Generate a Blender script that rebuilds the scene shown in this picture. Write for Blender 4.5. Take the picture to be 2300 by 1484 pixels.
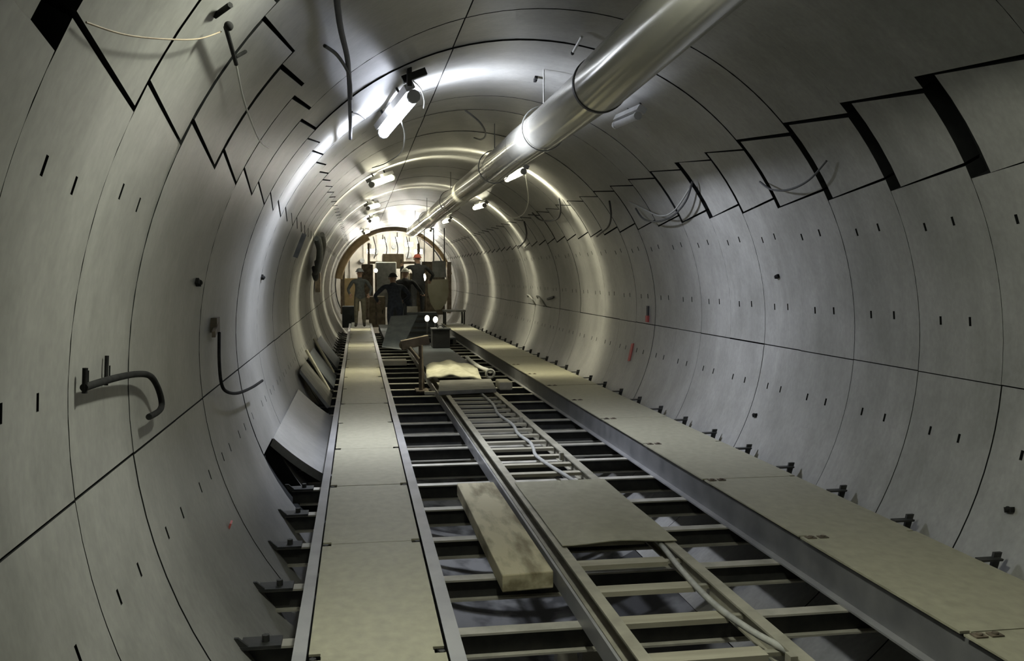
import bpy, bmesh, math, random
from mathutils import Vector, Matrix

for o in list(bpy.data.objects):
    bpy.data.objects.remove(o)
random.seed(7)
SC = bpy.context.scene
COL = SC.collection
R = 2.5                      # inner radius of the lining, tunnel axis = world Y at x=z=0
DECK = -1.13                 # top of the walkways
BEAM = -1.37                 # top of the crossbeams

# ------------------------------------------------------------------ camera
cam_d = bpy.data.cameras.new('camera')
cam = bpy.data.objects.new('camera', cam_d)
COL.objects.link(cam)
cam_d.sensor_width = 36.0
cam_d.sensor_fit = 'HORIZONTAL'
cam_d.lens = 36.0 * 2100 / 2300
cam_d.clip_start = 0.05
cam_d.clip_end = 200
rt, up, fw = Vector((.98670, -.16256, 0)), Vector((.00981, .05955, .99818)), Vector((.16226, .98490, -.06035))
m = Matrix((rt, up, -fw)).transposed().to_4x4()
m.translation = Vector((-1.500, 0.0, 0.512))
cam.matrix_world = m
SC.camera = cam

# ------------------------------------------------------------------ world, exposure, light levels
w = bpy.data.worlds.new('world')
SC.world = w
w.use_nodes = True
w.node_tree.nodes['Background'].inputs[0].default_value = (.55, .6, .62, 1)
w.node_tree.nodes['Background'].inputs[1].default_value = 0.01
SC.view_settings.view_transform = 'Standard'
SC.view_settings.look = 'None'
SC.view_settings.gamma = 1.0
SC.view_settings.use_curve_mapping = False
SC.view_settings.exposure = 0.0
COOL = (0.82, 0.87, 1.0)
WARM = (1.0, 0.95, 0.70)
NEUT = (0.97, 1.0, 0.84)
TUBE_NEAR, TUBE_FIRST, TUBE_FAR = 8.0, 11.0, 12.0     # what the glowing tubes themselves show
FAN_NEAR, FAN_FIRST, FAN_FAR = 180.0, 560.0, 420.0     # watts of the light added at each lamp, shaped to spread across the tunnel
FLOOD = 140.0                 # floodlights at the heading

# ------------------------------------------------------------------ materials
def new_mat(name):
    mt = bpy.data.materials.new(name)
    mt.use_nodes = True
    return mt, mt.node_tree, mt.node_tree.nodes['Principled BSDF']

def mat(name, c1, c2=None, rough=.6, metal=0., scale=(6, 6, 6), bump=0., spec=.5, detail=5, mid=(.35, .65), rvar=0.):
    mt, nt, b = new_mat(name)
    b.inputs['Roughness'].default_value = rough
    b.inputs['Metallic'].default_value = metal
    b.inputs['Specular IOR Level'].default_value = spec
    if c2 is None:
        b.inputs['Base Color'].default_value = (*c1, 1)
        return mt
    tc = nt.nodes.new('ShaderNodeTexCoord')
    mp = nt.nodes.new('ShaderNodeMapping')
    mp.inputs['Scale'].default_value = scale
    ns = nt.nodes.new('ShaderNodeTexNoise')
    ns.inputs['Detail'].default_value = detail
    ns.inputs['Scale'].default_value = 1.0
    cr = nt.nodes.new('ShaderNodeValToRGB')
    cr.color_ramp.elements[0].position = mid[0]
    cr.color_ramp.elements[1].position = mid[1]
    cr.color_ramp.elements[0].color = (*c1, 1)
    cr.color_ramp.elements[1].color = (*c2, 1)
    L = nt.links.new
    L(tc.outputs['Object'], mp.inputs[0]); L(mp.outputs[0], ns.inputs['Vector'])
    L(ns.outputs[0], cr.inputs[0]); L(cr.outputs[0], b.inputs['Base Color'])
    if rvar:
        mr = nt.nodes.new('ShaderNodeMapRange')
        mr.inputs[3].default_value = rough - rvar
        mr.inputs[4].default_value = rough + rvar
        L(ns.outputs[0], mr.inputs[0]); L(mr.outputs[0], b.inputs['Roughness'])
    if bump:
        bp = nt.nodes.new('ShaderNodeBump')
        bp.inputs['Strength'].default_value = bump
        bp.inputs['Distance'].default_value = .01
        L(ns.outputs[0], bp.inputs['Height']); L(bp.outputs[0], b.inputs['Normal'])
    return mt

def concrete_mat():
    mt, nt, b = new_mat('lining_concrete')
    L = nt.links.new
    tc = nt.nodes.new('ShaderNodeTexCoord')
    oi = nt.nodes.new('ShaderNodeObjectInfo')
    def noise(scale, detail, rough=.55):
        mp = nt.nodes.new('ShaderNodeMapping'); mp.inputs['Scale'].default_value = scale
        ad = nt.nodes.new('ShaderNodeVectorMath'); ad.operation = 'ADD'
        L(tc.outputs['Object'], ad.inputs[0]); L(oi.outputs['Location'], ad.inputs[1])
        L(ad.outputs[0], mp.inputs[0])
        n = nt.nodes.new('ShaderNodeTexNoise'); n.inputs['Scale'].default_value = 1
        n.inputs['Detail'].default_value = detail; n.inputs['Roughness'].default_value = rough
        L(mp.outputs[0], n.inputs['Vector']); return n
    streak = noise((.5, 9, .5), 4)       # casting streaks that run round the ring
    cloud = noise((1.3, 1.3, 1.3), 6, .65)
    fine = noise((22, 30, 22), 3)
    def ramp(src, a, bb, p0, p1):
        c = nt.nodes.new('ShaderNodeValToRGB')
        c.color_ramp.elements[0].position = p0; c.color_ramp.elements[1].position = p1
        c.color_ramp.elements[0].color = (*a, 1); c.color_ramp.elements[1].color = (*bb, 1)
        L(src.outputs[0], c.inputs[0]); return c
    base = ramp(cloud, (.20, .199, .187), (.325, .322, .308), .3, .7)
    st = ramp(streak, (.88, .88, .88), (1.07, 1.07, 1.065), .3, .7)
    mx = nt.nodes.new('ShaderNodeMix'); mx.data_type = 'RGBA'; mx.blend_type = 'MULTIPLY'
    mx.inputs['Factor'].default_value = .8
    L(base.outputs[0], mx.inputs['A']); L(st.outputs[0], mx.inputs['B'])
    fr = ramp(fine, (.86, .86, .86), (1.08, 1.08, 1.08), .35, .65)
    mx2 = nt.nodes.new('ShaderNodeMix'); mx2.data_type = 'RGBA'; mx2.blend_type = 'MULTIPLY'
    mx2.inputs['Factor'].default_value = .6
    L(mx.outputs['Result'], mx2.inputs['A']); L(fr.outputs[0], mx2.inputs['B'])
    L(mx2.outputs['Result'], b.inputs['Base Color'])
    mr = nt.nodes.new('ShaderNodeMapRange')
    mr.inputs[3].default_value = .30; mr.inputs[4].default_value = .38
    L(streak.outputs[0], mr.inputs[0]); L(mr.outputs[0], b.inputs['Roughness'])
    b.inputs['Specular IOR Level'].default_value = .45
    bp = nt.nodes.new('ShaderNodeBump'); bp.inputs['Strength'].default_value = .12; bp.inputs['Distance'].default_value = .01
    L(cloud.outputs[0], bp.inputs['Height']); L(bp.outputs[0], b.inputs['Normal'])
    return mt

def emit(name, c, s):
    mt, nt, b = new_mat(name)
    b.inputs['Base Color'].default_value = (.8, .8, .8, 1)
    b.inputs['Emission Color'].default_value = (*c, 1)
    b.inputs['Emission Strength'].default_value = s
    return mt

M = {}
M['concrete'] = concrete_mat()
M['grout_shade'] = mat('dark_grout_and_gap_shade', (.008, .009, .009), (.016, .017, .017), .95, spec=.2)
M['floor'] = mat('muddy_invert_concrete', (.022, .022, .022), (.155, .155, .15), .7, scale=(1.5, 1.1, 1.5), bump=.2, mid=(.47, .55), detail=4)
M['plate'] = mat('dusty_deck_plate', (.27, .258, .185), (.36, .345, .255), .5, scale=(16, 11, 16), bump=.2, rvar=.1, detail=8, mid=(.3, .7))
M['channel'] = mat('galvanised_channel', (.27, .27, .275), (.36, .36, .36), .42, .35, scale=(4, 4, 4), rvar=.1)
M['web'] = mat('grey_web', (.12, .122, .125), (.18, .18, .18), .5, .2, scale=(4, 4, 4), rvar=.1)
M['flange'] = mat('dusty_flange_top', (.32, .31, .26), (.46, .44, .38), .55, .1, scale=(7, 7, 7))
M['steel_dark'] = mat('mill_scale_and_shade', (.020, .022, .022), (.045, .044, .04), .6, .2, scale=(8, 8, 8))
M['rail'] = mat('dusty_tray_rail', (.30, .285, .225), (.42, .40, .32), .5, .2, scale=(6, 6, 6))
M['slat'] = mat('dusty_timber_slat', (.30, .28, .21), (.40, .375, .29), .7, scale=(2, 14, 8), bump=.2)
M['timber'] = mat('rough_sawn_timber', (.22, .19, .11), (.50, .455, .30), .75, scale=(9, 2.2, 9), bump=.3, mid=(.36, .56))
M['hose'] = mat('grey_hose', (.30, .30, .28), (.42, .42, .39), .5, scale=(12, 12, 12))
M['duct'] = mat('duct_sheet', (.48, .47, .41), (.60, .585, .52), .17, .45, scale=(2, .8, 2), rvar=.05)
M['band'] = mat('black_band', (.015, .015, .015), (.03, .03, .03), .6)
M['rebar'] = mat('dark_bar', (.007, .007, .007), (.018, .018, .017), .85, 0, scale=(20, 20, 20), spec=.2)
M['cable'] = mat('black_cable', (.03, .032, .034), (.05, .05, .052), .6)
M['whitecable'] = mat('white_cable', (.6, .6, .56), (.7, .7, .66), .5)
M['greycable'] = mat('grey_cable', (.2, .2, .19), (.26, .26, .24), .6)
M['housing'] = mat('lamp_housing', (.45, .45, .45), (.55, .55, .55), .5)
M['tag'] = mat('red_tag', (.30, .05, .05), (.42, .09, .08), .6)
M['rust'] = mat('rusty_steel', (.06, .048, .035), (.15, .12, .085), .75, scale=(9, 9, 9), bump=.3)
M['sheet'] = mat('dark_rubber_sheet', (.035, .042, .048), (.06, .07, .078), .6, scale=(3, 3, 3))
M['bluesheet'] = mat('blue_grey_sheet', (.055, .07, .085), (.10, .115, .13), .5, scale=(5, 5, 5))
M['sack'] = mat('pale_cloth', (.52, .50, .36), (.66, .64, .50), .85, scale=(9, 9, 9), bump=.5)
M['board'] = mat('grey_board', (.15, .145, .13), (.22, .215, .19), .7, scale=(5, 5, 5), bump=.2)
M['pale'] = mat('pale_block', (.48, .45, .34), (.58, .55, .43), .8, scale=(9, 9, 9))
M['olive'] = mat('olive_panel', (.29, .28, .20), (.36, .34, .26), .65, scale=(3, 3, 3))
M['tan'] = mat('tan_paint', (.42, .31, .16), (.55, .42, .25), .5, scale=(4, 4, 4))
M['white_paint'] = mat('white_bulkhead', (.40, .37, .31), (.52, .49, .42), .6, scale=(3, 3, 3))
M['brown'] = mat('brown_machine', (.16, .12, .08), (.28, .23, .16), .6, scale=(6, 6, 6))
M['greybox'] = mat('grey_machine', (.17, .175, .17), (.25, .255, .25), .55, scale=(6, 6, 6))
M['red'] = mat('red_paint', (.50, .09, .06), (.62, .15, .10), .5, scale=(6, 6, 6))
M['navy'] = mat('navy_cloth', (.028, .035, .055), (.05, .06, .085), .85, scale=(14, 14, 14))
M['charcoal'] = mat('charcoal_cloth', (.018, .019, .022), (.034, .035, .04), .85, scale=(14, 14, 14))
M['greycloth'] = mat('grey_cloth', (.07, .08, .085), (.11, .12, .125), .85, scale=(14, 14, 14))
M['khaki'] = mat('khaki_cloth', (.14, .13, .10), (.20, .185, .145), .85, scale=(14, 14, 14))
M['skin'] = mat('skin', (.36, .22, .16), (.42, .27, .20), .55, scale=(20, 20, 20))
M['boot'] = mat('boot_leather', (.02, .018, .015), (.04, .035, .03), .6)
M['helmet_white'] = mat('white_helmet', (.68, .68, .64), (.72, .72, .68), .35)
M['helmet_red'] = mat('red_helmet', (.60, .13, .09), (.66, .18, .12), .4)
M['helmet_grey'] = mat('grey_helmet', (.22, .24, .27), (.27, .29, .32), .4)
M['eye'] = mat('dark_eye', (.02, .02, .02), (.03, .03, .03), .3)
M['paper'] = mat('pale_box', (.42, .40, .36), (.50, .48, .43), .7)
M['tube_cool'] = emit('tube_first', COOL, TUBE_FIRST)
M['tube_near'] = emit('tube_near', NEUT, TUBE_NEAR)
M['tube_warm'] = emit('tube_far', WARM, TUBE_FAR)
M['flood'] = emit('flood_glass_and_glow', (1.0, .97, .86), FLOOD)
M['spark'] = emit('small_lamp_glass', (1.0, .95, .75), 9.0)

# ------------------------------------------------------------------ helpers
class MB:
    def __init__(s):
        s.v = []; s.f = []; s.sm = []; s.mi = []
    def add(s, vs, fs, smooth=False, mi=0):
        n = len(s.v)
        s.v += [tuple(a) for a in vs]
        s.f += [tuple(i + n for i in f) for f in fs]
        s.sm += [smooth] * len(fs); s.mi += [mi] * len(fs)
        return s
    def box(s, x0, x1, y0, y1, z0, z1, mi=0):
        return s.hexa([(x0, y0, z0), (x1, y0, z0), (x1, y1, z0), (x0, y1, z0), (x0, y0, z1), (x1, y0, z1), (x1, y1, z1), (x0, y1, z1)], mi)
    def hexa(s, p, mi=0):
        return s.add(p, [(3, 2, 1, 0), (4, 5, 6, 7), (0, 1, 5, 4), (1, 2, 6, 5), (2, 3, 7, 6), (3, 0, 4, 7)], mi=mi)
    def obox(s, c, ax, ay, az, hx, hy, hz, mi=0):
        c = Vector(c); ax, ay, az = Vector(ax).normalized() * hx, Vector(ay).normalized() * hy, Vector(az).normalized() * hz
        P = []
        for k in (-1, 1):
            for i, j in ((-1, -1), (1, -1), (1, 1), (-1, 1)):
                P.append(c + ax * i + ay * j + az * k)
        return s.hexa(P, mi)
    def prism(s, poly, z0, z1):            # polygon in xy, extruded in z
        n = len(poly)
        vs = [(x, y, z0) for x, y in poly] + [(x, y, z1) for x, y in poly]
        return s.add(vs, [tuple(range(n - 1, -1, -1)), tuple(range(n, 2 * n))] + [(i, (i + 1) % n, n + (i + 1) % n, n + i) for i in range(n)])
    def tube(s, path, r, n=8, caps=True, mi=0):
        path = [Vector(p) for p in path]
        rr = r if isinstance(r, (list, tuple)) else [r] * len(path)
        vs = []; ref = None
        for i, p in enumerate(path):
            a = path[max(i - 1, 0)]; b = path[min(i + 1, len(path) - 1)]
            t = (b - a).normalized()
            if ref is None:
                ref = t.orthogonal().normalized()
            ref = (ref - t * ref.dot(t)).normalized()
            q = t.cross(ref)
            for k in range(n):
                th = 2 * math.pi * k / n
                vs.append(p + (ref * math.cos(th) + q * math.sin(th)) * rr[i])
        fs = []
        for i in range(len(path) - 1):
            for k in range(n):
                k2 = (k + 1) % n
                fs.append((i * n + k, i * n + k2, (i + 1) * n + k2, (i + 1) * n + k))
        s.add(vs, fs, True, mi)
        if caps:
            N = len(path)
            s.add([vs[k] for k in range(n)], [tuple(range(n - 1, -1, -1))], False, mi)
            s.add([vs[(N - 1) * n + k] for k in range(n)], [tuple(range(n))], False, mi)
        return s
    def ball(s, c, rx, ry=None, rz=None, nu=12, nv=8, lo=-90, mi=0):
        ry = ry or rx; rz = rz or rx
        vs = []
        for j in range(nv + 1):
            ph = math.radians(lo + (90 - lo) * j / nv)
            for i in range(nu):
                th = 2 * math.pi * i / nu
                vs.append((c[0] + rx * math.cos(ph) * math.cos(th), c[1] + ry * math.cos(ph) * math.sin(th), c[2] + rz * math.sin(ph)))
        fs = []
        for j in range(nv):
            for i in range(nu):
                i2 = (i + 1) % nu
                fs.append((j * nu + i, j * nu + i2, (j + 1) * nu + i2, (j + 1) * nu + i))
        return s.add(vs, fs, True, mi)
    def mesh(s, name, mats):
        me = bpy.data.meshes.new(name)
        me.from_pydata(s.v, [], s.f)
        for mt in (mats if isinstance(mats, (list, tuple)) else [mats]):
            me.materials.append(mt)
        me.polygons.foreach_set('use_smooth', s.sm)
        me.polygons.foreach_set('material_index', s.mi)
        me.update()
        return me
    def build(s, name, mats, parent=None, loc=None):
        return link(name, s.mesh(name, mats), parent, loc)

def link(name, me, parent=None, loc=None):
    o = bpy.data.objects.new(name, me)
    COL.objects.link(o)
    if parent is not None:
        o.parent = parent
        if loc is None and me is not None and not parent.get('local'):
            o.matrix_parent_inverse = Matrix.Translation(-Vector(parent.location))
    if loc is not None:
        o.location = loc
    return o

def tag(o, label=None, cat=None, group=None, kind=None):
    if label: o['label'] = label
    if cat: o['category'] = cat
    if group: o['group'] = group
    if kind: o['kind'] = kind
    return o

def thing(name, loc, label, cat, group=None):
    """an Empty at the base of a thing; its parts are modelled in world coordinates"""
    o = bpy.data.objects.new(name, None)
    COL.objects.link(o)
    o.location = loc
    o.empty_display_size = .1
    return tag(o, label, cat, group)

def pol(th, r, y):
    a = math.radians(th)
    return Vector((r * math.cos(a), y, r * math.sin(a)))

def smooth(pts, n=6):
    P = [Vector(p) for p in pts]
    out = []
    for i in range(len(P) - 1):
        p0, p1, p2, p3 = P[max(i - 1, 0)], P[i], P[i + 1], P[min(i + 2, len(P) - 1)]
        for k in range(n):
            t = k / n
            out.append(.5 * ((2 * p1) + (p2 - p0) * t + (2 * p0 - 5 * p1 + 4 * p2 - p3) * t * t + (3 * p1 - p0 - 3 * p2 + p3) * t ** 3))
    out.append(P[-1])
    return out

ORD = ['first', 'second', 'third', 'fourth', 'fifth', 'sixth', 'seventh', 'eighth', 'ninth', 'tenth', 'eleventh', 'twelfth', 'thirteenth',
       'fourteenth', 'fifteenth', 'sixteenth', 'seventeenth', 'eighteenth', 'nineteenth', 'twentieth', 'twenty-first', 'twenty-second',
       'twenty-third', 'twenty-fourth', 'twenty-fifth', 'twenty-sixth', 'twenty-seventh', 'twenty-eighth', 'twenty-ninth', 'thirtieth',
       'thirty-first', 'thirty-second']

# ------------------------------------------------------------------ the lining: rings of precast segments on a dark grout shell
P0 = .87                                   # ring pitch
JOINTS = [2.58, 3.45, 4.31, 5.28, 6.17, 7.06, 7.98, 8.77]
while JOINTS[0] > -6.2: JOINTS.insert(0, JOINTS[0] - P0)
while JOINTS[-1] < 42.5: JOINTS.append(JOINTS[-1] + P0)
TH = .12                                   # segment thickness

def shell(name, t0, t1):
    b = MB(); n = int((t1 - t0) / 4) + 1
    y0, y1 = JOINTS[0], JOINTS[-1]
    vs = []
    for i in range(n + 1):
        th = t0 + (t1 - t0) * i / n
        vs += [pol(th, R + TH, y0), pol(th, R + TH, y1), pol(th, R + TH + .1, y0), pol(th, R + TH + .1, y1)]
    fs = []
    for i in range(n):
        a, c = 4 * i, 4 * i + 4
        fs += [(a, a + 1, c + 1, c), (a + 2, c + 2, c + 3, a + 3)]
    b.add(vs, fs, True)
    return tag(b.build(name, M['grout_shade']), kind='structure')

wall_left = shell('wall_left', 133, 246)
wall_right = shell('wall_right', -66, 46)
ceiling = shell('ceiling', 46, 133)
floor = shell('floor', 246, 294)

def seg_mesh(a0, a1, b0, b1, g_near, g_far, pockets=(), gl=.004, mt=None):
    """one curved segment, edge a running a0->a1 and edge b running b0->b1 along the ring; pockets = (degree, v) are cut in"""
    b = MB()
    dg = math.degrees(gl / R)
    nseg = max(3, int(round((b0 + b1 - a0 - a1) / 2 / 3.2)))
    us = [i / nseg for i in range(nseg + 1)]
    vs_ = [0., 1.]
    pk = []
    for th, v in pockets:
        u = (th - (a0 + a1) / 2) / ((b0 + b1 - a0 - a1) / 2)
        du = .7 / ((b0 + b1 - a0 - a1) / 2); dv = .012 / P0
        pk.append((u - du, u + du, v - dv, v + dv))
        us = [x for x in us if not (u - 1.6 * du < x < u + 1.6 * du) or x in (0., 1.)] + [u - du, u + du]
        vs_ += [v - dv, v + dv]
    us = sorted(set(round(x, 5) for x in us)); vs_ = sorted(set(round(x, 5) for x in vs_))
    def pt(u, v, r):
        A = a0 + (a1 - a0) * v + dg; B = b0 + (b1 - b0) * v - dg
        return pol(A + (B - A) * u, r, g_near + (P0 - g_near - g_far) * v)
    nu, nv = len(us), len(vs_)
    grid = [pt(u, v, R) for u in us for v in vs_]
    fs = []
    for i in range(nu - 1):
        for j in range(nv - 1):
            uc, vc = (us[i] + us[i + 1]) / 2, (vs_[j] + vs_[j + 1]) / 2
            hit = any(p[0] < uc < p[1] and p[2] < vc < p[3] for p in pk)
            if not hit:
                fs.append((i * nv + j, i * nv + j + 1, (i + 1) * nv + j + 1, (i + 1) * nv + j))
            else:                           # a deep tapered pocket, its shade painted in with the dark slot
                q = [(us[i], vs_[j]), (us[i], vs_[j + 1]), (us[i + 1], vs_[j + 1]), (us[i + 1], vs_[j])]
                um, vm = uc, vc
                out = [pt(u, v, R) for u, v in q]
                inn = [pt(um + (u - um) * .6, vm + (v - vm) * .8, R + .07) for u, v in q]
                b.add(out + inn, [(0, 1, 5, 4), (1, 2, 6, 5), (2, 3, 7, 6), (3, 0, 4, 7), (4, 5, 6, 7)], False, 1)
    b.add(grid, fs, True)
    # sides of the concrete, painted dark for the shade in the gaps
    for u, flip in ((0., 0), (1., 1)):
        b.add([pt(u, 0, R), pt(u, 1, R), pt(u, 1, R + TH), pt(u, 0, R + TH)], [(0, 1, 2, 3)], False, 1)
    for v in (0., 1.):
        V = []
        for u in us: V += [pt(u, v, R), pt(u, v, R + TH)]
        b.add(V, [(2 * i, 2 * i + 1, 2 * i + 3, 2 * i + 2) for i in range(nu - 1)], True, 1)
    return b.mesh('lining_segment', [mt or M['concrete'], M['grout_shade']])  # second slot carries the painted shade of gaps and pockets

WEAK, STRONG = .0007, .009
PR = [(20, .36), (20, .72), (4.5, .36), (4.5, .72)]
PRL = [(-13.3, .36), (-13.3, .72), (-30, .5)]
PL = [(161.2, .28), (161.2, .64), (177.4, .28), (177.4, .64)]
PLL = [(196.3, .25), (196.3, .64)]
MESH = {}
def seg(kind, far):
    k = (kind, far)
    if k not in MESH:
        n = .0007
        if kind == 'right_low': MESH[k] = seg_mesh(-62, -62, -4.3, -4.3, n, far, PRL)
        if kind == 'right_wall': MESH[k] = seg_mesh(-4.3, -4.3, 28.3, 26.3, n, far, PR, .006)
        if kind == 'right_key': MESH[k] = seg_mesh(28.3, 26.3, 40.4, 42.5, .004, far, (), .013)
        if kind == 'crown_right': MESH[k] = seg_mesh(40.4, 42.5, 106, 106, n, far, (), .006)
        if kind == 'crown_left': MESH[k] = seg_mesh(106, 106, 139.3, 137, n, far, (), .006)
        if kind == 'left_key': MESH[k] = seg_mesh(139.3, 137, 152, 154.4, .004, far, (), .013)
        if kind == 'left_wall': MESH[k] = seg_mesh(152, 154.4, 186.4, 186.4, n, far, PL, .006)
        if kind == 'left_wall_plain': MESH[k] = seg_mesh(152, 154.4, 186.4, 186.4, n, far, (), .006)
        if kind == 'left_low_short': MESH[k] = seg_mesh(186.4, 186.4, 203.6, 203.6, n, far, ((196.3, .25),), .004)
        if kind == 'left_low': MESH[k] = seg_mesh(186.4, 186.4, 242, 242, n, far, PLL, .004)
        if kind == 'invert': MESH[k] = seg_mesh(242, 242, 298, 298, n, far, (), .004, M['floor'])
    return MESH[k]

RKEY = {5.28: .17, 6.17: .14, 7.06: .085, 7.98: .07, 8.77: .05, 9.64: .11, 10.51: .05}
LKEY = {2.58: .22, 3.45: .03, 4.31: .035, 5.28: .06, 6.17: .025, 7.06: .04}
STR_RW = {2.58, 6.17, 8.77, 11.38, 13.99, 16.6, 19.21}
STR_RL = {5.28, 6.17, 8.77, 11.38, 13.99}
STR_CR = {7.98, 7.06, 10.51, 3.45, 4.31}
STR_LW = {2.58, 3.45, 7.98, 8.77, 12.25, 15.73}
STR_LL = {3.45, 4.31, 7.98, 8.77, 12.25}
for i in range(len(JOINTS) - 1):
    y0, y1 = JOINTS[i], JOINTS[i + 1]
    k = round(y1, 2)
    s = lambda S: STRONG if k in S else WEAK
    rows = [('right_low', s(STR_RL), wall_right), ('right_wall', s(STR_RW), wall_right), ('right_key', RKEY.get(k, .022 if i % 3 else .04), wall_right),
            ('crown_right', s(STR_CR), ceiling), ('crown_left', s(STR_CR), ceiling), ('left_key', LKEY.get(k, .018), wall_left),
            ('left_wall' if y0 < 3.6 else 'left_wall_plain', s(STR_LW), wall_left), ('left_low_short' if abs(y0 - 7.98) < .01 else 'left_low', s(STR_LL), wall_left), ('invert', WEAK, floor)]
    dx, dz = random.uniform(-.002, .002), random.uniform(-.002, .002)
    set_back = .012 if y1 < 8.0 else 0                     # the nearer rings sit slightly farther out than the ring at the first lamp
    for kind, far, par in rows:
        nm = 'key_segment' if kind.endswith('key') else 'lining_segment'
        o = bpy.data.objects.new(nm, seg(kind, far))
        COL.objects.link(o)
        o.parent = par
        rr = random.uniform(-.003, .003)
        o.location = (dx + rr * .5, y0, dz + rr + (set_back if par is ceiling else 0))
        o.scale = (1, (y1 - y0) / P0, 1)

# ------------------------------------------------------------------ crossbeams, wall to wall
def beam_parts():
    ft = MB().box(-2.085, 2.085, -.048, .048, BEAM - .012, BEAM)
    wb = MB().box(-2.08, 2.08, -.006, .006, BEAM - .125, BEAM - .012)  # web near black: the shade under the flange is put into its colour
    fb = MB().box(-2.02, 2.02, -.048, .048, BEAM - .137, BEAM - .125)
    lb = MB()                                             # left end: foot plate with an upstand against the lining
    lb.box(-2.10, -1.90, -.075, .06, BEAM, BEAM + .016)
    lb.hexa([(-2.115, -.07, BEAM + .016), (-2.06, -.07, BEAM + .016), (-2.06, -.05, BEAM + .016), (-2.115, -.05, BEAM + .016),
             (-2.14, -.07, BEAM + .06), (-2.11, -.07, BEAM + .06), (-2.11, -.05, BEAM + .06), (-2.14, -.05, BEAM + .06)])
    lb.tube([(-1.98, -.01, BEAM + .016), (-1.98, -.01, BEAM + .05)], .02, 6)
    rb = MB()                                             # right end: foot and low upstand that show at the walkway edge
    rb.hexa([(2.06, -.02, BEAM), (2.085, -.02, BEAM), (2.085, .0, BEAM), (2.06, .0, BEAM),
             (2.115, -.02, DECK + .035), (2.165, -.02, DECK + .035), (2.165, 0, DECK + .035), (2.115, 0, DECK + .035)])
    rb.hexa([(2.005, -.06, DECK - .004), (2.14, -.06, DECK - .004), (2.14, .0, DECK - .004), (2.005, .0, DECK - .004),
             (2.005, -.06, DECK + .008), (2.145, -.06, DECK + .008), (2.145, 0, DECK + .008), (2.005, 0, DECK + .008)])
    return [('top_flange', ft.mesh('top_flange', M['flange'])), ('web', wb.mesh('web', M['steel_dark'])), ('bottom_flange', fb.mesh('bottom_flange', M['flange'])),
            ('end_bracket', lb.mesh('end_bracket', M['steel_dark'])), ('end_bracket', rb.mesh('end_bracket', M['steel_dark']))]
BP = beam_parts()
BY = [4.81 + P0 * k for k in range(30)]
for k, y in enumerate(BY):
    where = 'nearest steel crossbeam, in front, under both walkways' if k == 0 else ORD[k] + ' steel crossbeam from the front, under both walkways'
    o = thing('crossbeam', (0, y, 0), where, 'beam', 'crossbeams under the walkways')
    o['local'] = 1
    for nm, me in BP:
        c = bpy.data.objects.new(nm, me); COL.objects.link(c); c.parent = o
    del o['local']

# ------------------------------------------------------------------ walkways
def plate_poly(x0, x1, y0, y1, n=.05, d=.035):
    return [(x0, y0 + d), (x0 + n, y0 + d), (x0 + n, y0), (x1 - n, y0), (x1 - n, y0 + d), (x1, y0 + d),
            (x1, y1 - d), (x1 - n, y1 - d), (x1 - n, y1), (x0 + n, y1), (x0 + n, y1 - d), (x0, y1 - d)]

def channel(b, x0, x1, y0, y1, z1, z0, web_at):
    t = .008
    b.box(x0, x1, y0, y1, z1 - t, z1)                    # top flange
    b.box(x0, x1, y0, y1, z0, z0 + t)
    if web_at == 'left': b.box(x0, x0 + t, y0, y1, z0 + t, z1 - t)
    else: b.box(x1 - t, x1, y0, y1, z0 + t, z1 - t)

wl = thing('walkway', (-1.42, 15, BEAM), 'narrow walkway of dusty steel plates along the left wall, centre front of the photo', 'walkway')
b = MB(); channel(b, -1.795, -1.735, .5, 31.5, DECK, BEAM, 'left'); b.build('side_channel', M['channel'], wl)
b = MB(); channel(b, -1.125, -1.055, .5, 31.5, DECK, BEAM, 'right'); b.build('side_channel', M['channel'], wl)
YL = [.75, 2.35, 3.99, 5.69, 7.26, 8.81]
while YL[-1] < 31: YL.append(YL[-1] + 1.55)
for i in range(len(YL) - 1):
    j = random.uniform(-.004, .004)
    MB().prism(plate_poly(-1.722 + j, -1.138 + j, YL[i] + .003, YL[i + 1] - .003), DECK - .006, DECK + .006 + random.uniform(-.002, .002)).build('deck_plate', M['plate'], wl)
for i, y in enumerate(YL[1:14]):
    for x in (-1.705, -1.155):
        MB().tube([(x, y - .02, DECK - .02), (x, y - .02, DECK + .009)], .016, 6).build('clamp_bolt', M['steel_dark'], wl)
b = MB()
for y in BY[::2]:
    b.box(-1.735, -1.125, y - .02, y + .02, BEAM, BEAM + .05)
b.build('cross_tie', M['steel_dark'], wl)

wr = thing('walkway', (1.6, 15, BEAM), 'walkway of dusty steel plates along the right wall', 'walkway')
b = MB(); channel(b, 1.242, 1.29, 2.5, 31, DECK - .030, BEAM + .05, 'left')
b.box(1.242, 1.250, 2.5, 31, BEAM + .012, BEAM + .05)
b.build('side_channel', M['web'], wr)
MB().box(1.19, 1.27, 2.5, 31, BEAM, BEAM + .012).build('bottom_lip', M['channel'], wr)
b = MB(); channel(b, 1.93, 1.99, 2.5, 31, DECK - .012, BEAM, 'left'); b.build('side_channel', M['steel_dark'], wr)
YR = [2.1, 3.80, 5.40, 7.05]
while YR[-1] < 30.5: YR.append(YR[-1] + 1.6)
for i in range(len(YR) - 1):
    j = random.uniform(-.004, .004)
    MB().prism(plate_poly(1.215 + j, 2.0, YR[i] + .002, YR[i + 1] - .002, .05, .012), DECK - .008, DECK + .004 + random.uniform(-.003, .002)).build('deck_plate', M['plate'], wr)
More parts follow.
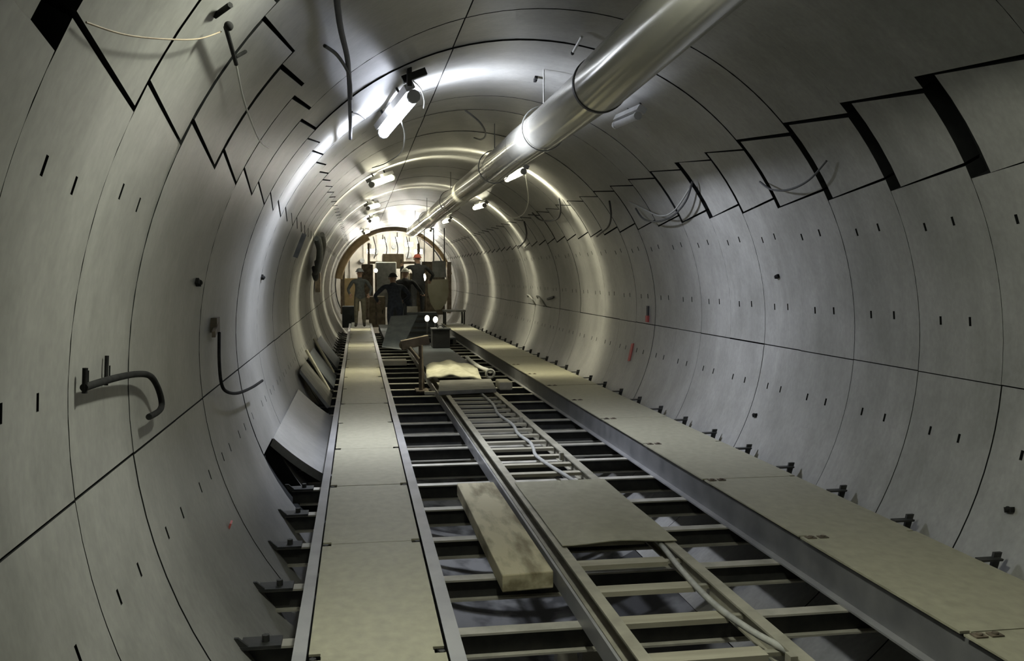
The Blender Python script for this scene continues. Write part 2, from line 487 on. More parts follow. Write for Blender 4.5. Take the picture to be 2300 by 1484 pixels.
for i, y in enumerate(YR[1:10]):
    for x in (1.265, 1.345):
        bb = MB(); bb.tube([(x, y - .05, DECK - .02), (x, y - .05, DECK + .016)], .016, 6); bb.box(x - .03, x + .03, y - .075, y - .025, DECK + .004, DECK + .009)
        bb.build('clamp_bolt', M['rust'], wr)

# ------------------------------------------------------------------ ladder tray between the walkways
ZT = -1.25
tr = thing('ladder_tray', (.15, 9, BEAM), 'long ladder-like tray with two side rails and many slats between the walkways', 'tray')
b = MB()
b.box(-.25, -.185, 2.6, 23, ZT - .012, ZT); b.box(-.193, -.185, 2.6, 23, BEAM + .01, ZT - .012); b.box(-.25, -.185, 2.6, 23, BEAM, BEAM + .01)
b.build('side_rail', M['rail'], tr)
b = MB(); b.box(-.338, -.322, 2.6, 23, BEAM, ZT - .01); b.build('guide_strip', M['channel'], tr)
b = MB()
b.box(.475, .545, 2.6, 23, ZT - .012, ZT); b.box(.505, .515, 2.6, 23, BEAM + .01, ZT - .012); b.box(.475, .545, 2.6, 23, BEAM, BEAM + .01)
b.build('side_rail', M['rail'], tr)
yy = 3.15
while yy < 14.2:
    near = yy < 7
    wdt = .055 if near else .045
    x1 = .40 if near else .49
    z1 = ZT - .035
    bb = MB(); bb.box(-.185, x1, yy - wdt, yy + wdt, z1 - .028, z1)
    bb.build('slat', M['slat'], tr)
    if near:
        MB().box(x1, .505, yy - .02, yy + .02, z1 - .025, z1 - .005).build('slat_bracket', M['rail'], tr)
    yy += .485 if near else .40
for y in (3.95, 8.9, 11.2):
    MB().box(.44, .475, y - .03, y + .03, ZT - .06, ZT + .012).build('rail_clip', M['rail'], tr)

# warped steel sheet over the tray
b = MB(); n = 10; vs = []
for i in range(n + 1):
    x = -.215 + .77 * i / n
    for j in range(9):
        y = 5.80 + 1.86 * j / 8
        z = ZT + .008 + (.010 * (1 + math.sin(x * 9)) * (1 - j / 8) + .002 * (1 + math.sin(y * 5 + x * 3)))
        vs.append((x, y, z + .006))
vs2 = [(x, y, z - .006) for x, y, z in vs]
fs = []
for i in range(n):
    for j in range(8):
        a = i * 9 + j
        fs += [(a, a + 9, a + 10, a + 1), (len(vs) + a, len(vs) + a + 1, len(vs) + a + 10, len(vs) + a + 9)]
N = len(vs)
rim = [i * 9 for i in range(n + 1)] + [n * 9 + j for j in range(1, 9)] + [i * 9 + 8 for i in range(n - 1, -1, -1)] + [j for j in range(7, 0, -1)]
for q in range(len(rim)):
    a, c = rim[q], rim[(q + 1) % len(rim)]
    fs.append((a, a + N, c + N, c))
b.add(vs + vs2, fs)
tag(b.build('cover_sheet', M['plate']), 'dusty warped steel sheet lying over the near half of the ladder tray', 'sheet')

# hose in the tray
hp = [(.62, 3.2, -1.27), (.50, 4.01, -1.27), (.42, 4.32, -1.265), (.38, 4.74, -1.265), (.41, 5.31, -1.27), (.46, 5.96, -1.268), (.43, 6.8, -1.268), (.33, 7.7, -1.268),
      (.29, 8.05, -1.265), (.24, 8.5, -1.268), (.21, 8.93, -1.265), (.255, 9.3, -1.268), (.28, 9.65, -1.265), (.25, 10.2, -1.268), (.29, 10.81, -1.265), (.25, 11.7, -1.268), (.31, 12.6, -1.265), (.30, 13.8, -1.268)]
tag(MB().tube(smooth(hp, 5), .018, 8).build('hose', M['hose']), 'pale grey wavy hose lying in the ladder tray along its right rail', 'hose')

# timber baulk
b = MB()
x0, x1, y0, y1, z0, z1 = -.675, -.36, 5.36, 7.82, BEAM + .001, -1.262
b.hexa([(x0, y0, z0), (x1, y0 + .03, z0), (x1 - .01, y1, z0), (x0 - .01, y1, z0), (x0, y0, z1), (x1, y0 + .03, z1), (x1 - .01, y1, z1), (x0 - .01, y1, z1)])
o = b.build('timber', M['timber'])
md = o.modifiers.new('bevel', 'BEVEL'); md.width = .008; md.segments = 2
tag(o, 'thick pale sawn timber lying on the crossbeams beside the left walkway', 'timber')

# pale posts and footing blocks on the invert
for (x, y, lab) in ((-.02, 6.55, 'pale concrete block on the tunnel floor right of the timber end'), (.22, 6.75, 'smaller pale block on the tunnel floor under the ladder tray')):
    b = MB(); z = -math.sqrt(R * R - x * x)
    b.hexa([(x - .09, y - .06, z), (x + .09, y - .06, z), (x + .09, y + .06, z), (x - .09, y + .06, z), (x - .07, y - .05, z + .3), (x + .07, y - .05, z + .3), (x + .07, y + .05, z + .3), (x - .07, y + .05, z + .3)])
    tag(b.build('footing_block', M['white_paint']), lab, 'block')

# ------------------------------------------------------------------ ventilation duct under the crown
DA, DD = 38.1, 2.28
DX, DZ = -1.5 + DD * math.cos(math.radians(DA)), .512 + DD * math.sin(math.radians(DA))
dk = thing('ventilation_duct', (DX, 12, DZ), 'long shiny round ventilation duct hung under the crown right of centre', 'duct')
SEC = [(-6.0, 6.86, .207), (6.80, 10.2, .190), (10.2, 15.6, .188), (15.6, 19.5, .186), (19.5, 23.5, .184), (23.5, 28, .184), (28, 31.5, .180)]
def duct_axis(y):
    k = max(0, 6.86 - y)
    return Vector((DX - .0185 * k, y, DZ + .0225 * min(k, 8)))
for i, (a, c, r) in enumerate(SEC):
    n = 24
    ys = [a + (c - a) * t / n for t in range(n + 1)]
    bb = MB(); bb.tube([duct_axis(y) + Vector((0, 0, -.012 * math.sin(math.pi * t / n))) for t, y in enumerate(ys)],
                       [r if i else .183 + .024 * max(0, min(1, (y - 4.4) / 2.4)) for y in ys], 40, caps=False)
    bb.build('duct_section', M['duct'], dk)
    if i == 0:
        MB().tube([(DX, c - .035, DZ), (DX, c + .01, DZ)], r + .006, 40, caps=True).build('joint_band', M['band'], dk)
    else:
        MB().tube([(DX, c - .02, DZ), (DX, c + .02, DZ)], r + .005, 40, caps=False).build('joint_band', M['duct'] if i != 2 else M['greycable'], dk)
for y in (3.2, 9.0, 12.3, 18.2, 24.5, 29.5):
    bb = MB()
    ca = duct_axis(y)
    ring = [ca + Vector((.214 * math.cos(t * math.pi / 16), 0, .214 * math.sin(t * math.pi / 16))) for t in range(33)]
    bb.tube(ring, .007, 5, caps=False)
    top = math.sqrt(R * R - ca.x ** 2)
    bb.tube([ca + Vector((0, 0, .212)), (ca.x, y, top)], .007, 5)
    bb.build('hanger', M['greycable'], dk)

# ------------------------------------------------------------------ tube lamps
def fan_data(name, col, watts, sigma, base):
    """point light added at a lamp, its spread made up for bright bands: bright across the tunnel axis (local Y), weak along it"""
    L_ = bpy.data.lights.new(name, 'POINT')
    L_.energy = watts; L_.color = col; L_.shadow_soft_size = .10
    L_.use_nodes = True
    nt = L_.node_tree; em = nt.nodes['Emission']
    tc = nt.nodes.new('ShaderNodeTexCoord'); sp = nt.nodes.new('ShaderNodeSeparateXYZ')
    nt.links.new(tc.outputs['Normal'], sp.inputs[0])
    def mth(op, a, b):
        n = nt.nodes.new('ShaderNodeMath'); n.operation = op
        for i, v in enumerate((a, b)):
            if v is None: continue
            if isinstance(v, (int, float)): n.inputs[i].default_value = v
            else: nt.links.new(v, n.inputs[i])
        return n.outputs[0]
    q = mth('MULTIPLY', mth('MULTIPLY', sp.outputs[1], sp.outputs[1]), -.5 / sigma ** 2)
    y2 = mth('MULTIPLY', sp.outputs[1], sp.outputs[1])
    e = mth('ADD', mth('EXPONENT', q, None), mth('MULTIPLY', mth('POWER', mth('SUBTRACT', 1.0, y2), 1.5), base))
    cut = mth('MULTIPLY', mth('SUBTRACT', .95, mth('ABSOLUTE', sp.outputs[1], None)), 5.0)     # made-up cutoff, no light goes out along the axis
    e = mth('MULTIPLY', e, mth('MINIMUM', mth('MAXIMUM', cut, 0.0), 1.0))
    nt.links.new(e, em.inputs['Strength'])
    return L_

FANS = {}
def lamp(p0, p1, mt, label, rad=.03, house=True, group='lit tube lamps along the tunnel', fan=None):
    p0, p1 = Vector(p0), Vector(p1)
    ax = (p1 - p0).normalized(); mid = (p0 + p1) / 2
    out = Vector((mid.x, 0, mid.z)); out = (out - ax * out.dot(ax)).normalized(); sd = ax.cross(out)
    o = thing('tube_lamp', mid + out * .06, label, 'lamp', group)
    hl = (p1 - p0).length / 2
    if house:
        MB().obox(mid + out * (rad + .035), ax, sd, out, hl + .04, .045, .03).build('housing', M['housing'], o)
    for s in (-.55, .55):
        q = mid + ax * hl * s + out * (rad + .065)
        rr = math.hypot(q.x, q.z)
        e = q * 1.0; f = (R - .003) / rr; e = Vector((q.x * f, q.y, q.z * f))
        MB().tube([q - out * .02, e], .012, 6).build('bracket', M['steel_dark'], o)
    MB().tube([p0, p1], rad, 12).build('tube', mt, o)
    if fan:
        if fan not in FANS: FANS[fan] = fan_data('lamp_light', *fan)
        l_ = bpy.data.objects.new('lamp_light', FANS[fan]); COL.objects.link(l_)
        l_.location = mid - out * (rad + .03)
    for e in (p0, p1):
        MB().tube([e - ax * .02, e + ax * .02], rad + .006, 10).build('end_cap', M['housing'], o)
    return o

F_NEAR, F_FIRST, F_FAR = (NEUT, FAN_NEAR, .40, .45), (COOL, FAN_FIRST, .32, .16), (WARM, FAN_FAR, .12, .03)
lamp(pol(118, 2.33, -3.2), pol(118, 2.33, -1.9), M['tube_near'], 'tube lamp behind the photographer, above the left wall', fan=F_NEAR)
lamp(pol(118, 2.33, 2.9), pol(118, 2.33, 4.2), M['tube_near'], 'tube lamp just above the frame, over the near left wall', fan=F_NEAR)
lamp(pol(121.5, 2.33, 10.0), pol(115.5, 2.31, 8.45), M['tube_cool'], 'brightest and nearest lit tube lamp in view, upper left of the crown', .055, fan=F_FIRST)
lamp(pol(122.5, 2.34, 15.6), pol(112.5, 2.34, 16.3), M['tube_warm'], 'second lit tube lamp in the left row, behind the brightest one', .045, fan=F_FAR)
lamp(pol(122.5, 2.34, 21.2), pol(115.5, 2.34, 22.2), M['tube_warm'], 'third lit tube lamp in the left row', .045, fan=F_FAR)
lamp(pol(119, 2.34, 27.6), pol(112.5, 2.34, 28.2), M['tube_warm'], 'fourth lit tube lamp in the left row', .045, fan=F_FAR)
lamp(pol(122.5, 2.34, 34.2), pol(117.5, 2.34, 35.0), M['tube_warm'], 'farthest lit tube lamp in the left row', .045, fan=F_FAR)
lamp(pol(64.6, 2.33, 15.7), pol(63.6, 2.33, 14.3), M['tube_warm'], 'nearest lit tube lamp in the right row, just under the duct', .045, fan=F_FAR)
lamp(pol(60, 2.34, 21.5), pol(58.5, 2.34, 20.2), M['tube_warm'], 'second lit tube lamp in the right row', .045, fan=F_FAR)
lamp(pol(62.5, 2.34, 28.4), pol(61.3, 2.34, 27.0), M['tube_warm'], 'third lit tube lamp in the right row', .045, fan=F_FAR)
lamp(pol(62.5, 2.34, 35.0), pol(61.8, 2.34, 33.8), M['tube_warm'], 'farthest lit tube lamp in the right row', .045, fan=F_FAR)
lamp(pol(61, 2.33, 9.4), pol(60.2, 2.33, 8.75), M['housing'], 'unlit tube lamp on the dark crown right of the duct', .035, group='unlit lamp')

# bracket, cord and loop of the first lamp
o = thing('lamp_bracket', pol(115, 2.5, 8.3), 'dark steel bracket above the brightest lamp with a white cord loop', 'bracket')
b = MB(); b.obox(pol(114, 2.45, 8.3), (1, 0, .4), (0, 1, 0), (-.4, 0, 1), .11, .03, .03); b.obox(pol(115.5, 2.43, 8.2), (0, 1, 0), (1, 0, 0), (0, 0, 1), .07, .02, .08)
b.build('plate', M['steel_dark'], o)
MB().tube(smooth([pol(114.5, 2.42, 8.35), pol(113.2, 2.36, 8.5), pol(112.8, 2.28, 8.7), pol(113.5, 2.22, 8.75)]), .006, 6).build('cord', M['whitecable'], o)
tag(MB().tube(smooth([pol(118, 2.28, 9.3), pol(117.5, 2.18, 9.8), pol(118.5, 2.12, 10.6), pol(121, 2.22, 12.0), pol(123, 2.36, 13.2)]), .007, 6).build('white_cord', M['whitecable']),
    'white cord drooping below the brightest lamp towards the next one', 'cord')

# ------------------------------------------------------------------ cables, bars and fittings on the lining
tag(MB().tube(smooth([pol(130.3, 2.44, 2.0), pol(130.4, 2.45, 4.9), pol(129.4, 2.44, 6.3), pol(129.6, 2.43, 8.0), pol(130.1, 2.42, 9.5)]), [.017] * 25, 8).build('cable', M['cable']),
    'thick black cable running down the upper left lining and ending left of the brightest lamp', 'cable')
o = tag(MB().tube(smooth([pol(132.5, 2.48, 5.6), pol(130.8, 2.46, 6.0), pol(129.6, 2.42, 6.6), pol(129.6, 2.41, 7.4)]), .011, 6).build('cable', M['cable']),
        'thin black cable branching off the thick black cable above the first lamp', 'cable')
tag(MB().tube(smooth([pol(129.5, 2.41, 8.0), pol(127.5, 2.42, 8.5), pol(125.5, 2.44, 9.1)]), .008, 6).build('cable_tie', M['cable']),
    'thin dark tie between the thick black cable and the first lamp', 'tie')

o = thing('bent_bar', pol(177.5, 2.5, 3.54), 'large bent dark bar hooked on the near left wall', 'bar')
MB().tube(smooth([pol(177.5, 2.47, 3.52), pol(177.7, 2.46, 3.9), pol(178.15, 2.45, 4.24), pol(178.9, 2.44, 4.46), pol(180.6, 2.44, 4.62), pol(182.5, 2.44, 4.69), pol(183.2, 2.44, 4.62), pol(183.1, 2.44, 4.40)], 6), .0145, 10).build('bar', M['rebar'], o)
MB().tube([pol(175.9, 2.47, 3.53), pol(178.0, 2.47, 3.53)], .011, 6).build('anchor_pin', M['rebar'], o)
MB().tube([pol(175.6, 2.485, 3.88), pol(178.3, 2.485, 3.88)], .009, 6).build('anchor_pin', M['rebar'], o)
o = thing('bent_bar', pol(177.8, 2.5, 6.75), 'slimmer J-shaped dark bar standing off the left wall, farther along', 'bar')
MB().tube(smooth([pol(177.6, 2.46, 6.76), pol(182.0, 2.44, 6.60), pol(185.5, 2.43, 6.55), pol(187.2, 2.42, 6.68), pol(188.6, 2.40, 7.05), pol(189.6, 2.38, 7.7), pol(190.0, 2.36, 8.3)], 6), .0115, 10).build('bar', M['rebar'], o)
b = MB(); b.obox(pol(176.2, 2.475, 6.66), (0, 1, 0), (0, 0, 1), (1, 0, 0), .07, .05, .022); b.obox(pol(176.9, 2.46, 6.58), (0, 1, .3), (0, 0, 1), (1, 0, 0), .09, .02, .012)
b.build('anchor_plate', M['rust'], o)

o = thing('hanging_rod', pol(144.2, 2.5, 3.72), 'dark eye bolt and rod hanging on the upper left key segment', 'rod')
b = MB(); b.ball(pol(143.8, 2.44, 3.7), .018); b.tube([pol(142.5, 2.46, 3.62), pol(143.8, 2.5, 3.7)], .012, 6)
b.build('eye_bolt', M['rebar'], o)
MB().tube([pol(144, 2.45, 3.72), pol(144.9, 2.45, 4.2)], .010, 6).build('rod', M['rebar'], o)
MB().tube([pol(143.2, 2.46, 4.25), pol(144.6, 2.45, 4.12)], .008, 6).build('tie_wire', M['rebar'], o)
tag(MB().tube(smooth([pol(152.0, 2.48, 2.62), pol(151, 2.46, 2.85), pol(149.2, 2.45, 3.15), pol(146.8, 2.45, 3.5), pol(144.6, 2.45, 3.7)]), .003, 5).build('wire', M['brown']),
    'thin brown wire sagging to the eye bolt across the near upper left lining', 'wire')
tag(MB().tube(smooth([pol(144.8, 2.46, 4.25), pol(146.2, 2.45, 4.7), pol(147.2, 2.44, 5.2), pol(147.8, 2.44, 5.8), pol(147.2, 2.45, 6.3)]), .0045, 5).build('wire', M['whitecable']),
    'thin pale cord hanging over the left key segments', 'cord')

# cable loops along the right key segments
def loop(pts, r, mt, label, cat='cable'):
    tag(MB().tube(smooth([pol(*p) for p in pts]), r, 6).build('hanging_cable', mt), label, cat)
loop([(34, 2.45, 6.7), (31.6, 2.40, 7.0), (30.6, 2.38, 7.35), (31.2, 2.40, 7.7), (33, 2.45, 7.95)], .009, M['cable'], 'dark cable loop sagging on the nearest lit right key segment')
loop([(37, 2.45, 9.4), (33, 2.38, 9.7), (30, 2.34, 10.2), (29.2, 2.33, 10.8), (30.4, 2.38, 11.4), (33.5, 2.45, 11.7)], .012, M['cable'], 'dark double cable loop on the right key segments, middle distance')
loop([(36, 2.45, 9.5), (31.4, 2.36, 10.1), (30.6, 2.34, 10.6), (33, 2.42, 11.3), (36, 2.46, 11.8)], .010, M['greycable'], 'greenish grey cable loop inside the dark double cable loop')
loop([(38, 2.46, 12.6), (33.5, 2.42, 12.8), (30, 2.42, 13.2), (28, 2.44, 13.8), (26.5, 2.46, 14.3)], .014, M['cable'], 'dark cable drooping to the end of the bright patch on the right key segments')
loop([(45, 2.47, 15.0), (40, 2.40, 15.3), (37.5, 2.38, 15.9), (39, 2.38, 17), (43, 2.45, 17.6)], .014, M['cable'], 'dark knotted cable across the bright streak under the right lamp')
loop([(60, 2.46, 15.2), (51, 2.32, 16.2), (46, 2.28, 17.4), (46, 2.30, 18.8), (52, 2.42, 19.8)], .009, M['whitecable'], 'thin pale cable hanging in a wide loop below the right lamps')
loop([(40, 2.46, 19), (34, 2.42, 19.4), (30, 2.42, 20.2), (28, 2.44, 21.4)], .018, M['cable'], 'dark cable hanging at the far end of the right key segments')
loop([(95, 2.46, 11.2), (90, 2.36, 11.5), (86, 2.33, 12.2), (85, 2.38, 13.0), (86, 2.47, 13.5)], .012, M['greycable'], 'grey cable coil under the crown left of the duct')

o = thing('hoop', pol(-2, 2.5, 20.6), 'pair of thin grey hoops standing on the right wall joint', 'hoop')
for y in (19.7, 20.9):
    MB().tube(smooth([pol(-4.2, 2.49, y), pol(-1.2, 2.40, y), pol(.4, 2.38, y + .25), pol(.6, 2.40, y + .6), pol(-.6, 2.46, y + .8)]), .018, 6).build('bar', M['greycable'], o)
tag(MB().obox(pol(.2, 2.48, 19.2), (0, 1, -.1), (1, 0, 0), (0, .1, 1), .32, .018, .02).build('hook', M['cable']), 'short dark hook on the right wall beside the grey hoops', 'hook')
o = thing('tag_strip', pol(-1.5, 2.5, 12.6), 'dark and red strip hanging on the right wall', 'tag')
MB().obox(pol(-.2, 2.485, 12.55), (0, 1, 0), (1, 0, 0), (0, 0, 1), .03, .012, .075).build('strip', M['cable'], o)
MB().obox(pol(-2.6, 2.485, 12.55), (0, 1, 0), (1, 0, 0), (0, 0, 1), .045, .016, .045).build('red_end', M['tag'], o)
tag(MB().obox(pol(-14.5, 2.49, 13.1), (0, 1, -.1), (1, 0, .25), (.25, .1, 1), .05, .008, .13).build('tag_strip', M['tag']), 'faded red tag low on the right wall', 'tag')
b = MB(); b.obox(pol(203.9, 2.493, 5.8), (0, 1, .1), (1, 0, -.4), (.4, 0, 1), .03, .006, .02)
tag(b.build('paint_mark', M['tag']), 'small red paint mark low on the left wall', 'mark')
for (th, y, r_, lab, sz) in ((169.3, 5.84, 2.49, 'short dark anchor stub on the left wall above the J-shaped bar', .045), (168.9, 9.67, 2.49, 'dark anchor stub on the bright left wall past the first lamp', .05),
                        (11.3, 8.39, 2.49, 'dark anchor stub high on the right wall between two bolt pocket rows', .03), (-21, 4.95, 2.49, 'dark anchor stub low on the near right wall', .03),
                        (-20.5, 8.6, 2.49, 'dark anchor stub low on the right wall, middle distance', .03), (83.5, 9.35, 2.48, 'dark slanting clip on the bright crown left of the duct', .045)):
    b = MB(); b.obox(pol(th, r_, y), (0, 1, -.25), (0, .25, 1), (1, 0, 0), sz, .016, .014); b.ball(pol(th, r_ - .012, y), .018)
    tag(b.build('anchor_stub', M['rebar']), lab, 'anchor')
o = thing('crown_pin', pol(85, 2.5, 7.6), 'small white pin hanging from the crown beside the duct', 'pin')
MB().tube([pol(82.2, 2.48, 7.62), pol(82.4, 2.41, 7.85)], .012, 6).build('pin', M['whitecable'], o)
MB().ball(pol(82.45, 2.40, 7.87), .016).build('tip', M['cable'], o)

# pipe and hose bundle hung on the far left wall
o = thing('hose_bundle', pol(165, 2.4, 18), 'dark grey bundle of hoses hung on the far left wall', 'hoses')
for k, (a, c, e) in enumerate(((163, 153, 17.0), (160, 152, 17.3), (166, 154, 17.6), (162, 150, 18.0))):
    MB().tube(smooth([pol(c, 2.46, e - .6), pol(c + 4, 2.36, e), pol(a, 2.34, e + .8), pol(a + 4, 2.36, e + 1.4), pol(a + 2, 2.44, e + 2)]), .045, 8).build('hose', M['greybox'] if k % 2 else M['sheet'], o)
tag(MB().obox(pol(172.5, 2.42, 22.0), (0, 1, 0), (1, 0, 0), (0, 0, 1), .3, .06, .22).build('junction_box', M['rust']), 'brown junction box on the far left wall', 'box')
tag(MB().obox(pol(158.5, 2.43, 12.9), (0, 1, 0), (1, 0, -.4), (.4, 0, 1), .05, .03, .17).build('side_box', M['greybox']), 'small grey box on the far left wall below the hose bundle', 'box')

# ------------------------------------------------------------------ curved slab and boards in the gap left of the left walkway
b = MB(); vs = []; n = 12
for i in range(n + 1):
    t = i / n
    x = -2.275 + .475 * t; z = -.985 - .40 * t + .10 * (t * t - t) * -1 * -1
    vs += [(x, 8.72 + .15 * t, z), (x, 12.4, z), (x - .03, 8.72 + .15 * t, z - .07), (x - .03, 12.4, z - .07)]
fs = []
for i in range(n):
    a, c = 4 * i, 4 * i + 4
    fs += [(a, c, c + 1, a + 1), (a + 2, a + 3, c + 3, c + 2), (a, a + 2, c + 2, c), (a + 1, c + 1, c + 3, a + 3)]
fs += [(0, 1, 3, 2), (4 * n, 4 * n + 2, 4 * n + 3, 4 * n + 1)]
b.add(vs, fs)
tag(b.build('curved_slab', M['concrete']), 'curved pale concrete slab lying between the left wall and the left walkway', 'slab')
brd = [(13.2, 14.6, 'dark leaning board left of the walkway, nearest of three', 'board', 'board'), (15.4, 17.2, 'dark leaning board left of the walkway, middle of three', 'sheet', 'board'),
       (18.4, 20.6, 'dark leaning board left of the walkway, farthest of three', 'sheet', 'board')]
for (a, c, lab, mt, ct) in brd:
    b = MB()
    b.hexa([(-2.31, a, -.86), (-1.94, a, -1.36), (-1.94, c, -1.36), (-2.31, c, -.86), (-2.30, a, -.81), (-1.90, a, -1.34), (-1.90, c, -1.34), (-2.30, c, -.81)])
    tag(b.build('leaning_board', M[mt]), lab, ct)
for (y, lab) in ((14.9, 'thin pale strut beside the nearest leaning board on the left'), (17.6, 'thin pale strut beside the middle leaning board on the left')):
    tag(MB().tube([(-2.33, y + .5, -.72), (-1.95, y, -1.33)], .025, 6).build('strut', M['rail']), lab, 'strut')

# ------------------------------------------------------------------ clutter at the far end of the tray
tag(MB().hexa([(-.36, 13.5, -1.245), (.52, 13.7, -1.245), (.62, 15.0, -1.245), (-.22, 14.9, -1.245), (-.36, 13.5, -1.19), (.52, 13.7, -1.19), (.62, 15.0, -1.19), (-.22, 14.9, -1.19)]).build('board', M['board']),
    'grey board laid across the ladder tray under the pale cloth', 'board')
# pale cloth
b = MB(); vs = []; nx, ny = 14, 10
random.seed(3)
for i in range(nx + 1):
    for j in range(ny + 1):
        u, v = i / nx, j / ny
        x = -.42 + .88 * u + .12 * v; y = 15.05 + 1.75 * v + .1 * math.sin(u * 5)
        z = -1.165 + .075 * math.sin(math.pi * min(1, u * 1.1)) * (.5 + .5 * v) + .018 * math.sin(u * 17 + v * 6) + .012 * math.sin(v * 13) + .03 * v
        vs.append((x, y, z))
W_ = ny + 1
fs = [(i * W_ + j, (i + 1) * W_ + j, (i + 1) * W_ + j + 1, i * W_ + j + 1) for i in range(nx) for j in range(ny)]
b.add(vs, fs, True)
o = b.build('cloth', M['sack']); md = o.modifiers.new('solid', 'SOLIDIFY'); md.thickness = .03; md.offset = -1
tag(o, 'pale crumpled cloth draped over the ladder tray', 'cloth')
b = MB().box(.60, .80, 13.9, 14.35, -1.245, -1.12)
o = b.build('pale_block', M['pale']); md = o.modifiers.new('bevel', 'BEVEL'); md.width = .02; md.segments = 2
tag(o, 'pale block at the right end of the grey board', 'block')
tag(MB().tube(smooth([(.60, 18.2, -1.12), (.58, 17.4, -1.12), (.60, 16.2, -1.12), (.66, 15.3, -1.10)]), .035, 10).build('pipe', M['whitecable']), 'short pale pipe behind the pale block', 'pipe')
b = MB(); b.tube([(.64 + .065 * math.cos(t * math.pi / 10), 15.2, -1.13 + .065 * math.sin(t * math.pi / 10)) for t in range(21)], .022, 8, caps=False)
tag(b.build('coupling', M['hose']), 'pale round coupling behind the pale block', 'coupling')
tag(MB().box(-.52, -.36, 14.0, 14.12, -1.30, -1.26).build('offcut', M['pale']), 'small pale offcut left of the grey board', 'offcut')
tag(MB().hexa([(-.30, 17.0, -1.225), (.62, 17.0, -1.225), (.55, 23.0, -1.225), (-.25, 23.0, -1.225), (-.30, 17.0, -1.19), (.62, 17.0, -1.19), (.55, 23.0, -1.19), (-.25, 23.0, -1.19)]).build('rubber_sheet', M['sheet']),
    'dark rubber sheet covering the far part of the ladder tray', 'sheet')
tag(MB().box(-1.05, -.52, 19.3, 19.75, BEAM, BEAM + .10).build('pale_board', M['paper']), 'pale board across the left bay at the side of the left walkway', 'board')
o = thing('machine_stand', (-.5, 14.9, BEAM), 'rusty upright machine stand at the left of the pale cloth', 'stand')
MB().tube([(-.52, 14.9, BEAM), (-.52, 14.9, -.62)], .035, 8).build('post', M['rust'], o)
MB().tube([(-.47, 15.1, BEAM + .03), (-.50, 15.0, -.80)], .025, 8).build('brace', M['rust'], o)
MB().obox((-.60, 15.0, -.58), (1, 0, .2), (0, 1, 0), (-.2, 0, 1), .22, .10, .07).build('head', M['brown'], o)
b = MB(); b.ball((-.78, 15.0, -.62), .08); b.tube(smooth([(-.70, 14.9, -.66), (-.62, 14.85, -.76), (-.56, 14.85, -.84)]), .03, 8)
b.build('motor', M['rust'], o)
MB().box(-.60, -.40, 14.75, 15.2, BEAM, BEAM + .03).build('foot_plate', M['rust'], o)
o = thing('black_case', (.35, 21.6, -1.19), 'black box standing on the far end of the dark rubber sheet', 'box')
b = MB().box(.18, .58, 21.4, 21.9, -1.19, -.77); q = b.build('body', M['band'], o); md = q.modifiers.new('bevel', 'BEVEL'); md.width = .015
MB().box(.16, .60, 21.38, 21.92, -.77, -.74).build('lid', M['cable'], o)
MB().tube([(.30, 21.6, -.74), (.33, 21.6, -.68), (.43, 21.6, -.68), (.46, 21.6, -.74)], .012, 6).build('handle', M['cable'], o)
for (x, z, lab) in ((.13, -.55, 'left one of the two small lit hand lamps above the black box'), (.33, -.58, 'right one of the two small lit hand lamps above the black box')):
    o = thing('hand_lamp', (x, 22.4, z - .12), lab, 'lamp')
    MB().ball((x, 22.4, z), .055, .05, .075).build('bulb', M['spark'], o)
    MB().tube([(x, 22.4, z - .40), (x, 22.4, z - .07)], .02, 8).build('handle', M['cable'], o)
o = thing('hand_lamp_rack', (.23, 22.4, -1.19), 'low dark rack behind the black box carrying two small lamps', 'rack')
MB().box(.05, .60, 22.3, 22.5, -1.0, -.95).build('shelf', M['cable'], o)
MB().box(.06, .10, 22.36, 22.44, -1.19, -1.0).build('leg', M['cable'], o)
MB().box(.55, .59, 22.36, 22.44, -1.19, -1.0).build('leg', M['cable'], o)
o = tag(MB().hexa([(-.95, 22.3, -1.22), (-.50, 22.1, -1.27), (-.50, 22.13, -1.24), (-.95, 22.33, -1.19), (-.68, 23.8, -.58), (-.02, 23.6, -.54), (-.02, 23.63, -.51), (-.68, 23.83, -.55)]).build('tilted_sheet', M['bluesheet']),
        'blue grey sheet leaning against the dark wagon in front of the workers', 'sheet')

# flat wagon the workers stand on
o = thing('flat_wagon', (.0, 26.5, BEAM), 'dark flat wagon between the walkways that carries three workers', 'wagon')
MB().box(-.85, .98, 23.9, 30.5, -1.16, DECK + .005).build('deck', M['sheet'], o)
for x in (-.85, .90):
    MB().box(x, x + .08, 23.9, 30.5, -1.30, -1.16).build('side_sill', M['steel_dark'], o)
for x in (-.6, .65):
    for y in (24.6, 29.6):
        MB().tube([(x, y, -1.29), (x + .06, y, -1.29)], .082, 14).build('wheel', M['rust'], o)
MB().box(-.1, .2, 23.7, 23.9, -1.22, -1.12).build('coupler', M['rust'], o)
o = thing('step_crate', (.3, 28.6, DECK), 'dark crate on the flat wagon under the worker in the red helmet', 'crate')
for i in range(4):
    MB().box(.02, .62, 28.3, 28.9, DECK + .005 + .11 * i, DECK + .095 + .11 * i).build('board', M['board'], o)
for x in (.02, .58):
    MB().box(x, x + .04, 28.28, 28.3, DECK + .005, DECK + .425).build('cleat', M['rust'], o)

